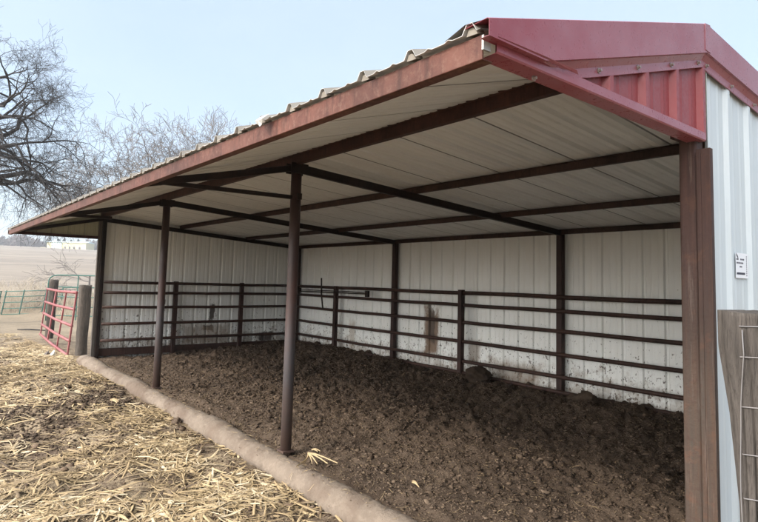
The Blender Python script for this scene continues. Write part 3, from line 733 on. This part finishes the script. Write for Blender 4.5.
# far left: posts and gates -----------------------------------------
wa=log('wooden_fence_post',-12.46,.04,-.5,1.36,[(0,.112),(1,.118)],M['wood_dark'],8,.2,(0,.0),.3,3,.012,24,24)
tag(wa,'dark weathered wooden post standing between the red gate and the far shed corner','wooden post')
wb=log('wooden_fence_post',-18.1,.36,-.6,1.41,[(0,.1),(1,.115)],M['wood_dark'],9,.2,(.02,.02),.3,3,.012,24,24)
tag(wb,'dark weathered wooden post behind the far left end of the red gate','wooden post')
rg=empty('red_gate',(-12.6,-.1,-.2)); tag(rg,'faded red tubular farm gate leaning between two dark wooden posts left of the shed','gate')
RZ=[1.2,.84,.49,.17,-.13]; LZ=[1.15,.78,.46,.14,-.14]
def gp(t,z):    # point on gate plane; top leans to +y
    lean=.1*(z+.2)/1.4
    return (-12.62-5.2*t,-.19+.27*t+lean,z)
for a,b in zip(RZ,LZ):
    MB().tube([gp(0,a),gp(.25,a*.75+b*.25-.01),gp(.5,(a+b)/2-.02),gp(.75,a*.25+b*.75-.01),gp(1,b)],.032,10).build('rail',M['gate_red'],rg,smooth=True)
for t,w in ((0,.06),(.28,.045),(.62,.1),(.98,.055)):
    za=RZ[0]*(1-t)+LZ[0]*t; zb=RZ[-1]*(1-t)+LZ[-1]*t
    lo=gp(t+(.04 if 0<t<.9 else 0),zb-(.12 if t==0 else .03)); hi=gp(t,za+.02)
    MB().bar(lo,hi,.03,w,up=(1,0,0)).build('upright',M['gate_red'],rg)
GZ=[0,.3,.6,.92,1.42]
def panel(x0,y0,z0,x1,y1,z1,name,label,ups,h=1.42,lean=.1,group=None,r=.024,rows=(1.42,1.1,.76,.4,.05)):
    e=empty(name,((x0+x1)/2,(y0+y1)/2,min(z0,z1))); tag(e,label,'fence panel',group)
    for q in rows:
        MB().tube([(x0,y0+lean*q/h,z0+q),((x0+x1)/2,(y0+y1)/2+lean*q/h,(z0+z1)/2+q-.02),(x1,y1+lean*q/h,z1+q)],r,8).build('rail',M['gate_green'],e,smooth=True)
    for t in ups:
        x=x0+(x1-x0)*t; y=y0+(y1-y0)*t; z=z0+(z1-z0)*t
        MB().tube([(x,y-lean*.3,z-.02),(x,y+lean*1.25,z+h)],.034,8).build('upright',M['gate_green'],e)
    return e
GR='green corral panels beyond the red gate'
panel(-40.2,-2.9,-1.0,-39.75,1.25,-.98,'corral_panel','green corral panel leftmost in the row beyond the red gate, cut by the photo edge',(.02,.35,.68,.98),group=GR)
panel(-39.7,1.35,-.98,-38.1,4.1,-.78,'corral_panel','green corral panel with slanted uprights directly left of the red gate',(.02,.33,.72,1),1.48,.12,group=GR)
panel(-38.0,4.2,-.66,-36.2,6.6,-.6,'corral_panel','green corral panel seen through and above the red gate',(.0,.5,1),1.48,.05,group=GR)
ge=empty('green_gate',(-28,3.4,-.6)); tag(ge,'taller green tubular gate with rounded top corner behind the red gate','gate')
def q(y,z): return (-28.66+(y-1.95)*.78,y,z)
arc=[q(1.95,-.55),q(1.95,.5),q(1.95,1.1)]+[q(1.95+.3*(1-math.cos(a)),1.23+.3*math.sin(a)) for a in (.3,.7,1.1,1.57)]+[q(3.6,1.54),q(5.6,1.54)]
MB().tube(arc,.03,8).build('frame',M['gate_green'],ge,smooth=True)
for z in (1.0,.55,.1,-.3): MB().tube([q(1.95,z),q(5.6,z)],.022,8).build('rail',M['gate_green'],ge)
for y in (3.0,4.2,5.6): MB().tube([q(y,-.5),q(y,1.54)],.024,8).build('upright',M['gate_green'],ge)
MB().tube([(-22.4,.1,-.38),(-22.0,.45,-.36),(-21.7,.85,-.38)],[.02,.03,.02],7).build('fallen_branch',M['bark'],None)
tag(bpy.data.objects['fallen_branch'],'short dark branch lying on the yard left of the red gate','branch')

# trees --------------------------------------------------------------
def grow(mb_trunk,mb_twig,p,d,length,rad,depth,rnd,droop=0.0,spread=.55,kids=(2,4),wig=.12,up=.0,minr=.004,seg=5,pb=.62):
    pts=[p.copy()]; q=p.copy(); dd=d.copy(); branches=[]
    for i in range(seg):
        dd=(dd+Vector((rnd.gauss(0,wig),rnd.gauss(0,wig),rnd.gauss(0,wig)+up-droop))).normalized()
        q=q+dd*(length/seg); pts.append(q.copy()); branches.append((q.copy(),dd.copy(),(i+1)/seg))
    rads=[max(minr,rad*(1-.55*i/seg)) for i in range(seg+1)]
    tgt=mb_trunk if depth>=3 else mb_twig
    tgt.tube(pts,rads,3 if depth<2 else (5 if depth<4 else 8),caps=False)
    if depth==0: return
    for (bp,bd,t) in branches:
        if t<.25: continue
        n=rnd.randint(*kids) if t>.9 else (1 if rnd.random()<pb else 0)
        for k in range(n):
            ax=Vector((rnd.gauss(0,1),rnd.gauss(0,1),rnd.gauss(0,1))); ax=(ax-bd*ax.dot(bd)).normalized()
            nd=(bd+ax*rnd.uniform(.5,1.2)*spread*1.4).normalized()
            grow(mb_trunk,mb_twig,bp,nd,length*rnd.uniform(.5,.8),rad*(1-.5*t)*rnd.uniform(.5,.75),depth-1,rnd,droop,spread,kids,wig,up,minr,seg,pb)
def tree(name,base,label,limbs,mat,seed,depth=4,droop=0,group=None,minr=.006,spread=.5,up=0,trunk=None,kids=(2,3),wig=.12,seg=5):
    rnd=random.Random(seed); e=empty(name,base); tag(e,label,'tree',group); a=MB(); b=MB()
    if trunk: a.tube([p for p,_ in trunk],[r for _,r in trunk],10)
    for (p,d,l,r,dp) in limbs: grow(a,b,Vector(p),Vector(d).normalized(),l,r,dp,rnd,droop,spread,kids,wig,up,minr,seg)
    a.build('trunk',mat,e); b.build('crown',mat,e); return e
# camera basis for the wide view: image right is about (.63,.777,0)
Rr=Vector((.63,.777,0)); Fw=Vector((-.777,.63,0))
C0=Vector((1.107,-2.855,0))
def W(u,dep,z): p=C0+Fw*dep+Rr*u; return (p.x,p.y,z)
gz=lambda x,y: float(z_out(np.array([x]),np.array([y]))[0])
def px2u(px,dep): return (px-379)/570.5*dep
# big tree just outside the left edge
dep=27; tb=W(px2u(-62,dep),dep,0); tz=gz(tb[0],tb[1])
tx=px2u(-62,dep)
tr=[((*W(tx,dep,0)[:2],tz-.2),.42),((*W(tx+.1,dep,0)[:2],3),.34),((*W(tx+.2,dep,0)[:2],6),.29),((*W(tx+.4,dep+.3,0)[:2],9),.2),((*W(tx+.4,dep+.3,0)[:2],12),.1)]
def dirv(u,f,z): return tuple(Rr*u+Fw*f+Vector((0,0,z)))
def P3(px,z,dp=0): return W(px2u(px,dep+dp),dep+dp,z)
limbs=[]
tall=[(5.6,1,.25,.35,4.2,.14,5),(6.6,1,-.2,.55,4.3,.13,5),(7.4,1,.1,.6,3.9,.13,5),(8.4,1,-.15,.5,3.6,.11,5),(9.3,1,.2,.4,3.4,.1,5),(10.4,1,.0,.5,2.8,.08,5),(6.1,1,.5,.2,3.6,.1,5),
 (7,-1,.2,.5,4,.13,4),(9,-1,-.3,.5,3.5,.11,4),(5.5,-1,-.2,.4,4,.12,4),(8,0,1,.4,3.5,.1,4),(7,.1,-1,.5,3.5,.1,4),(11,.3,.2,1,2.4,.08,4),(11.5,-.4,-.2,1,2.2,.07,4)]
for z,u,f,zz,l,r,dp in tall: limbs.append((W(tx+.25,dep,z),dirv(u,f,zz),l*.8,r*1.55,5))
tree('bare_tree',(tb[0],tb[1],tz),'big dark bare tree with drooping twigs reaching in from the left edge',limbs,M['bark'],21,droop=.018,minr=.0048,spread=.6,trunk=tr,kids=(2,2),wig=.2)
def mid_tree(px,dep,top,label,seed,nst,mat='bark_pale',width=1.0,depth=5,minr=.0105):
    u=px2u(px,dep); b=W(u,dep,0); z=gz(b[0],b[1]); h=top-z; rnd=random.Random(seed)
    limbs=[]
    for k in range(nst):
        a=6.28*(k+rnd.random()*.7)/nst; s=.35+.75*rnd.random()
        limbs.append(((b[0]+.15*math.cos(a),b[1]+.15*math.sin(a),z+h*(.3+.1*rnd.random())),(math.cos(a)*s*width,math.sin(a)*s*width,1),h*.34,h*.011,depth))
    tree('bare_tree',(b[0],b[1],z),label,limbs,M[mat],seed,minr=minr,spread=.58,up=.0,trunk=[((b[0],b[1],z-.2),h*.022),((b[0],b[1],z+h*.38),h*.016)],kids=(1,2),wig=.16,group='bare trees behind the shed')
mid_tree(116,46,11.3,'leafless grey tree overlapping the twigs of the big dark tree',44,5,width=1.0)
mid_tree(122,40,11.2,'leafless grey tree behind the shed roof, just right of the big dark tree',31,6,width=1.1)
mid_tree(160,43,11.7,'leafless grey tree behind the roof, middle one of those right of the big dark tree',35,4,width=.8)
mid_tree(205,43,13.4,'thin leafless grey tree rightmost above the shed roof',41,5,width=.8)
#mid_tree(75,55,10.5,'pale distant leafless tree seen through the big dark tree',42,4,width=.9,minr=.016)

# dry weeds behind the panels
def weeds(name,cx,cy,r,h,n,seed,label):
    rnd=random.Random(seed); mb=MB()
    for i in range(n):
        a=rnd.uniform(0,6.28); d=r*rnd.random()**.5; x=cx+d*math.cos(a); y=cy+d*math.sin(a); z=gz(x,y); hh=h*rnd.uniform(.4,1)
        lx,ly=rnd.gauss(0,.25)*hh,rnd.gauss(0,.25)*hh
        mb.tube([(x,y,z),(x+lx*.4,y+ly*.4,z+hh*.55),(x+lx,y+ly,z+hh)],[.012,.008,.004],3,caps=False)
        for k in range(3):
            t=rnd.uniform(.4,.95); bx,by,bz=x+lx*t*t,y+ly*t*t,z+hh*t
            mb.tube([(bx,by,bz),(bx+rnd.gauss(0,.15),by+rnd.gauss(0,.15),bz+rnd.uniform(.05,.25))],.004,3,caps=False)
    return tag(mb.build(name,M['weed'],None),label,'weeds',kind='stuff')
weeds('dry_weeds',-42.5,2.6,2.6,2.0,520,3,'tall dry tan weeds standing behind the green corral panels')
weeds('dry_weeds',-34,5.2,2.0,1.5,380,5,'shorter dry weeds between the red gate and the green gate')
# fallen bare brush near the shed corner
rnd=random.Random(77); a=MB(); b=MB(); u=px2u(92,36); bb=W(u,36,0); zb=gz(bb[0],bb[1])
for k in range(5): grow(a,b,Vector((bb[0],bb[1],zb+1.9-.25*k)),Vector(dirv(-1,rnd.uniform(-.3,.3),.25-.12*k)),1.6,.035,3,rnd,.02,.5,(1,2),.12,0,.008)
for k in range(3): a.tube([(bb[0]+.1*k,bb[1],zb-.1),(bb[0],bb[1],zb+2.0)],.05,6)
e=empty('bare_bush',(bb[0],bb[1],zb)); tag(e,'leafless grey bush showing between the green gate and the shed corner post','bush'); a.build('stem',M['bark_pale'],e); b.build('twigs',M['bark_pale'],e)

# far wood line: bare wood as one mass + conifers and farm building
def blob_wood(name,x0s,mat,label,n,hmin,hmax,seed):
    r=np.random.default_rng(seed); px=r.uniform(*x0s,n); dp=r.uniform(485,540,n); V=[];F=[]
    pos=[W(px2u(a,b),b,0) for a,b in zip(px,dp)]
    k=0
    for (x,y,_),a in zip(pos,px):
        h=r.uniform(hmin,hmax)*(1+.25*math.sin(a*.09)); z=float(z_out(np.array([x]),np.array([y]))[0])
        m=150; hh=r.random(m)**.8; rad=h*.34*np.sin(np.clip(.18+hh*.8,0,1)*np.pi)**.7*r.random(m)**.5; an=r.uniform(0,6.28,m)
        c=np.stack([x+rad*np.cos(an),y+rad*np.sin(an),z+h*hh],-1); s=r.uniform(.25,.8,(m,1,1))
        tri=c[:,None,:]+r.normal(size=(m,3,3))*s; V.append(tri.reshape(-1,3))
    V=np.concatenate(V); F=np.arange(len(V)).reshape(-1,3)
    return tag(np_mesh(name,V,F,mat),label,'wood',kind='stuff')
blob_wood('distant_wood',(-260,46),M['scrub'],'bluish grey bare woodland along the horizon left of the cream building',600,7,12,4)
blob_wood('distant_wood',(84,400),M['scrub'],'bluish grey bare woodland along the horizon behind the shed',500,6,10,6)
def conifer(px,dep,h,label,seed):
    r=np.random.default_rng(seed); u=px2u(px,dep); x,y,_=W(u,dep,0); z=gz(x,y)
    e=empty('conifer_tree',(x,y,z)); tag(e,label,'conifer','dark conifers behind the cream building')
    MB().tube([(x,y,z),(x,y,z+h*.9)],[h*.03,.05],6).build('trunk',M['bark'],e)
    m=900; t=r.random(m)**1.3; rad=h*.27*(1-t)**.75*r.random(m)**.4*(1+.2*np.sin(t*25)); an=r.uniform(0,6.28,m)
    c=np.stack([x+rad*np.cos(an),y+rad*np.sin(an),z+h*(.12+.88*t)],-1); tri=c[:,None,:]+r.normal(size=(m,3,3))*.4
    np_mesh('crown',tri.reshape(-1,3),np.arange(m*3).reshape(-1,3),M['conifer'],parent=e).matrix_parent_inverse=e.matrix_basis.inverted()
for i,(px,h,lb) in enumerate(((46,10,'leftmost'),(49.5,13.5,'tallest, second from left'),(58,11.5,'third from left'),(64,12.5,'fourth from left'),(71,11,'fifth from left'),(78,11.5,'sixth from left'),(86,10,'rightmost'))):
    conifer(px,505,h,f'dark conifer behind the cream farm building, {lb} of the row',50+i)
# building
dep=470; bl=empty('farm_building',W(px2u(60,dep),dep,gz(*W(px2u(60,dep),dep,0)[:2]))); tag(bl,'long low cream farm building with pale blue metal front far across the field','building')
gz0=bl.location.z-.8
def slab(p0,p1,d0,d1,z0,z1):
    mb=MB(); a=[W(px2u(p0,dep),dep+d0,z0),W(px2u(p1,dep),dep+d0,z0),W(px2u(p1,dep),dep+d1,z0),W(px2u(p0,dep),dep+d1,z0)]
    mb.prism(a,[(x,y,z1) for x,y,_ in a]); return mb
slab(47,86,0,14,gz0,gz0+7.6).build('wall',M['barn_yellow'],bl)
w_=slab(52,62,-.4,-.05,gz0+.8,gz0+7.2).build('metal_front',M['barn_light'],bl)
a=W(px2u(46.5,dep),dep-1,gz0+7.6); b=W(px2u(86.5,dep),dep-1,gz0+7.6); c=W(px2u(86.5,dep),dep+15,gz0+7.6); d=W(px2u(46.5,dep),dep+15,gz0+7.6)
up=lambda p,q,z: ((p[0]+q[0])/2,(p[1]+q[1])/2,p[2]+z)
mb=MB(); mb.prism([a,d,up(a,d,1.3)],[b,c,up(b,c,1.3)]); mb.build('roof',M['barn_light'],bl)
slab(42.5,46.9,-3,6,gz0,gz0+3.0).build('annex',M['barn_yellow'],bl)
for p in (64.5,69,73.5,79): slab(p,p+1.6,-.3,-.05,gz0+2.0,gz0+4.2).build('window',M['barn_dark'],bl)

# ---------------------------------------------------------------- world, sun
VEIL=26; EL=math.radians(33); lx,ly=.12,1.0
wd=bpy.data.worlds.new('World'); S.world=wd; wd.use_nodes=True; t=wd.node_tree; t.nodes.clear()
out=t.nodes.new('ShaderNodeOutputWorld'); bg=t.nodes.new('ShaderNodeBackground'); sky=t.nodes.new('ShaderNodeTexSky')
sky.sky_type='NISHITA'; sky.sun_disc=False; sky.sun_elevation=EL; sky.sun_rotation=math.atan2(-lx,-ly)%(2*math.pi); sky.dust_density=2.0; sky.air_density=1.0; sky.ozone_density=1.5; sky.altitude=200
tc=t.nodes.new('ShaderNodeTexCoord'); mp=t.nodes.new('ShaderNodeMapping'); mp.inputs['Scale'].default_value=(1,1,3.0)
no=t.nodes.new('ShaderNodeTexNoise'); no.inputs['Scale'].default_value=1.3; no.inputs['Detail'].default_value=5; no.inputs['Roughness'].default_value=.5
rp=t.nodes.new('ShaderNodeValToRGB'); rp.color_ramp.elements[0].position=.3; rp.color_ramp.elements[0].color=(.55,.55,.55,1); rp.color_ramp.elements[1].position=.7; rp.color_ramp.elements[1].color=(.85,.85,.85,1)
mx=t.nodes.new('ShaderNodeMix'); mx.data_type='RGBA'; 
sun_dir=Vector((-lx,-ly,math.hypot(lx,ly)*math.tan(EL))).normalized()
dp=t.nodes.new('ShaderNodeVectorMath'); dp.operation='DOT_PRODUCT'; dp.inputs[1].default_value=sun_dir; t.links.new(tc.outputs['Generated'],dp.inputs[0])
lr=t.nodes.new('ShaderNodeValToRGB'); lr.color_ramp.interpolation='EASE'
for i_,(p_,c_) in enumerate(((0.32,(.101,.119,.138)),(1.0,(1,.98,.95)))): lr.color_ramp.elements[i_].position=p_; lr.color_ramp.elements[i_].color=(*c_,1)  # veil brightened around the sun behind the camera, added to fill the shed interior
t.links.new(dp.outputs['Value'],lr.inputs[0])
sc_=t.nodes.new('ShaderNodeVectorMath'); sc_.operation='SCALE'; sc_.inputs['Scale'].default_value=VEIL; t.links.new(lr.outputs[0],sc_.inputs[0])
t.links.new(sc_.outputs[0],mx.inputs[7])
t.links.new(tc.outputs['Generated'],mp.inputs[0]); t.links.new(mp.outputs[0],no.inputs['Vector']); t.links.new(no.outputs['Fac'],rp.inputs[0])
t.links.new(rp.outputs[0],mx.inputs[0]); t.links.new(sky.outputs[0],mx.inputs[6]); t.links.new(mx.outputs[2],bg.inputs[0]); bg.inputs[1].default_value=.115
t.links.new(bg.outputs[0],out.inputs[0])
sl=bpy.data.lights.new('sun','SUN'); sl.energy=1.4; sl.angle=math.radians(11); sl.color=(1,.93,.83)
so=bpy.data.objects.new('sun',sl); COL.objects.link(so); v=Vector((lx,ly,-math.hypot(lx,ly)*math.tan(EL))); so.rotation_euler=v.to_track_quat('-Z','Y').to_euler()

mb=MB().box((-1750,-1650,-6),(500,1650,75)); hz=bpy.data.materials.new('haze_air'); hz.use_nodes=True; ht=hz.node_tree; ht.nodes.clear()
ho=ht.nodes.new('ShaderNodeOutputMaterial'); hv=ht.nodes.new('ShaderNodeVolumePrincipled'); hv.inputs['Color'].default_value=(.82,.88,.95,1); hv.inputs['Density'].default_value=.00055; hv.inputs['Anisotropy'].default_value=.2
ht.links.new(hv.outputs[0],ho.inputs['Volume']); tag(mb.build('haze',hz,None),kind='stuff')
# ---------------------------------------------------------------- camera
yaw,pit,rol=0.889697,0.083787,0.027155
d=Vector((-math.sin(yaw)*math.cos(pit),math.cos(yaw)*math.cos(pit),math.sin(pit))); r=Vector((math.cos(yaw),math.sin(yaw),0)); u=r.cross(d)
r2=r*math.cos(rol)+u*math.sin(rol); u2=-r*math.sin(rol)+u*math.cos(rol)
cam=bpy.data.cameras.new('camera'); co=bpy.data.objects.new('camera',cam); COL.objects.link(co)
co.matrix_world=Matrix(((r2.x,u2.x,-d.x,1.10675),(r2.y,u2.y,-d.y,-2.85503),(r2.z,u2.z,-d.z,1.6),(0,0,0,1)))
cam.sensor_width=36; cam.lens=36*570.47/758; cam.shift_y=-(261-234.3)/758; cam.clip_start=.05; cam.clip_end=5000
S.camera=co
S.view_settings.view_transform='Standard'; S.view_settings.look='None'; S.view_settings.gamma=1; S.view_settings.exposure=1.42; S.view_settings.use_curve_mapping=False
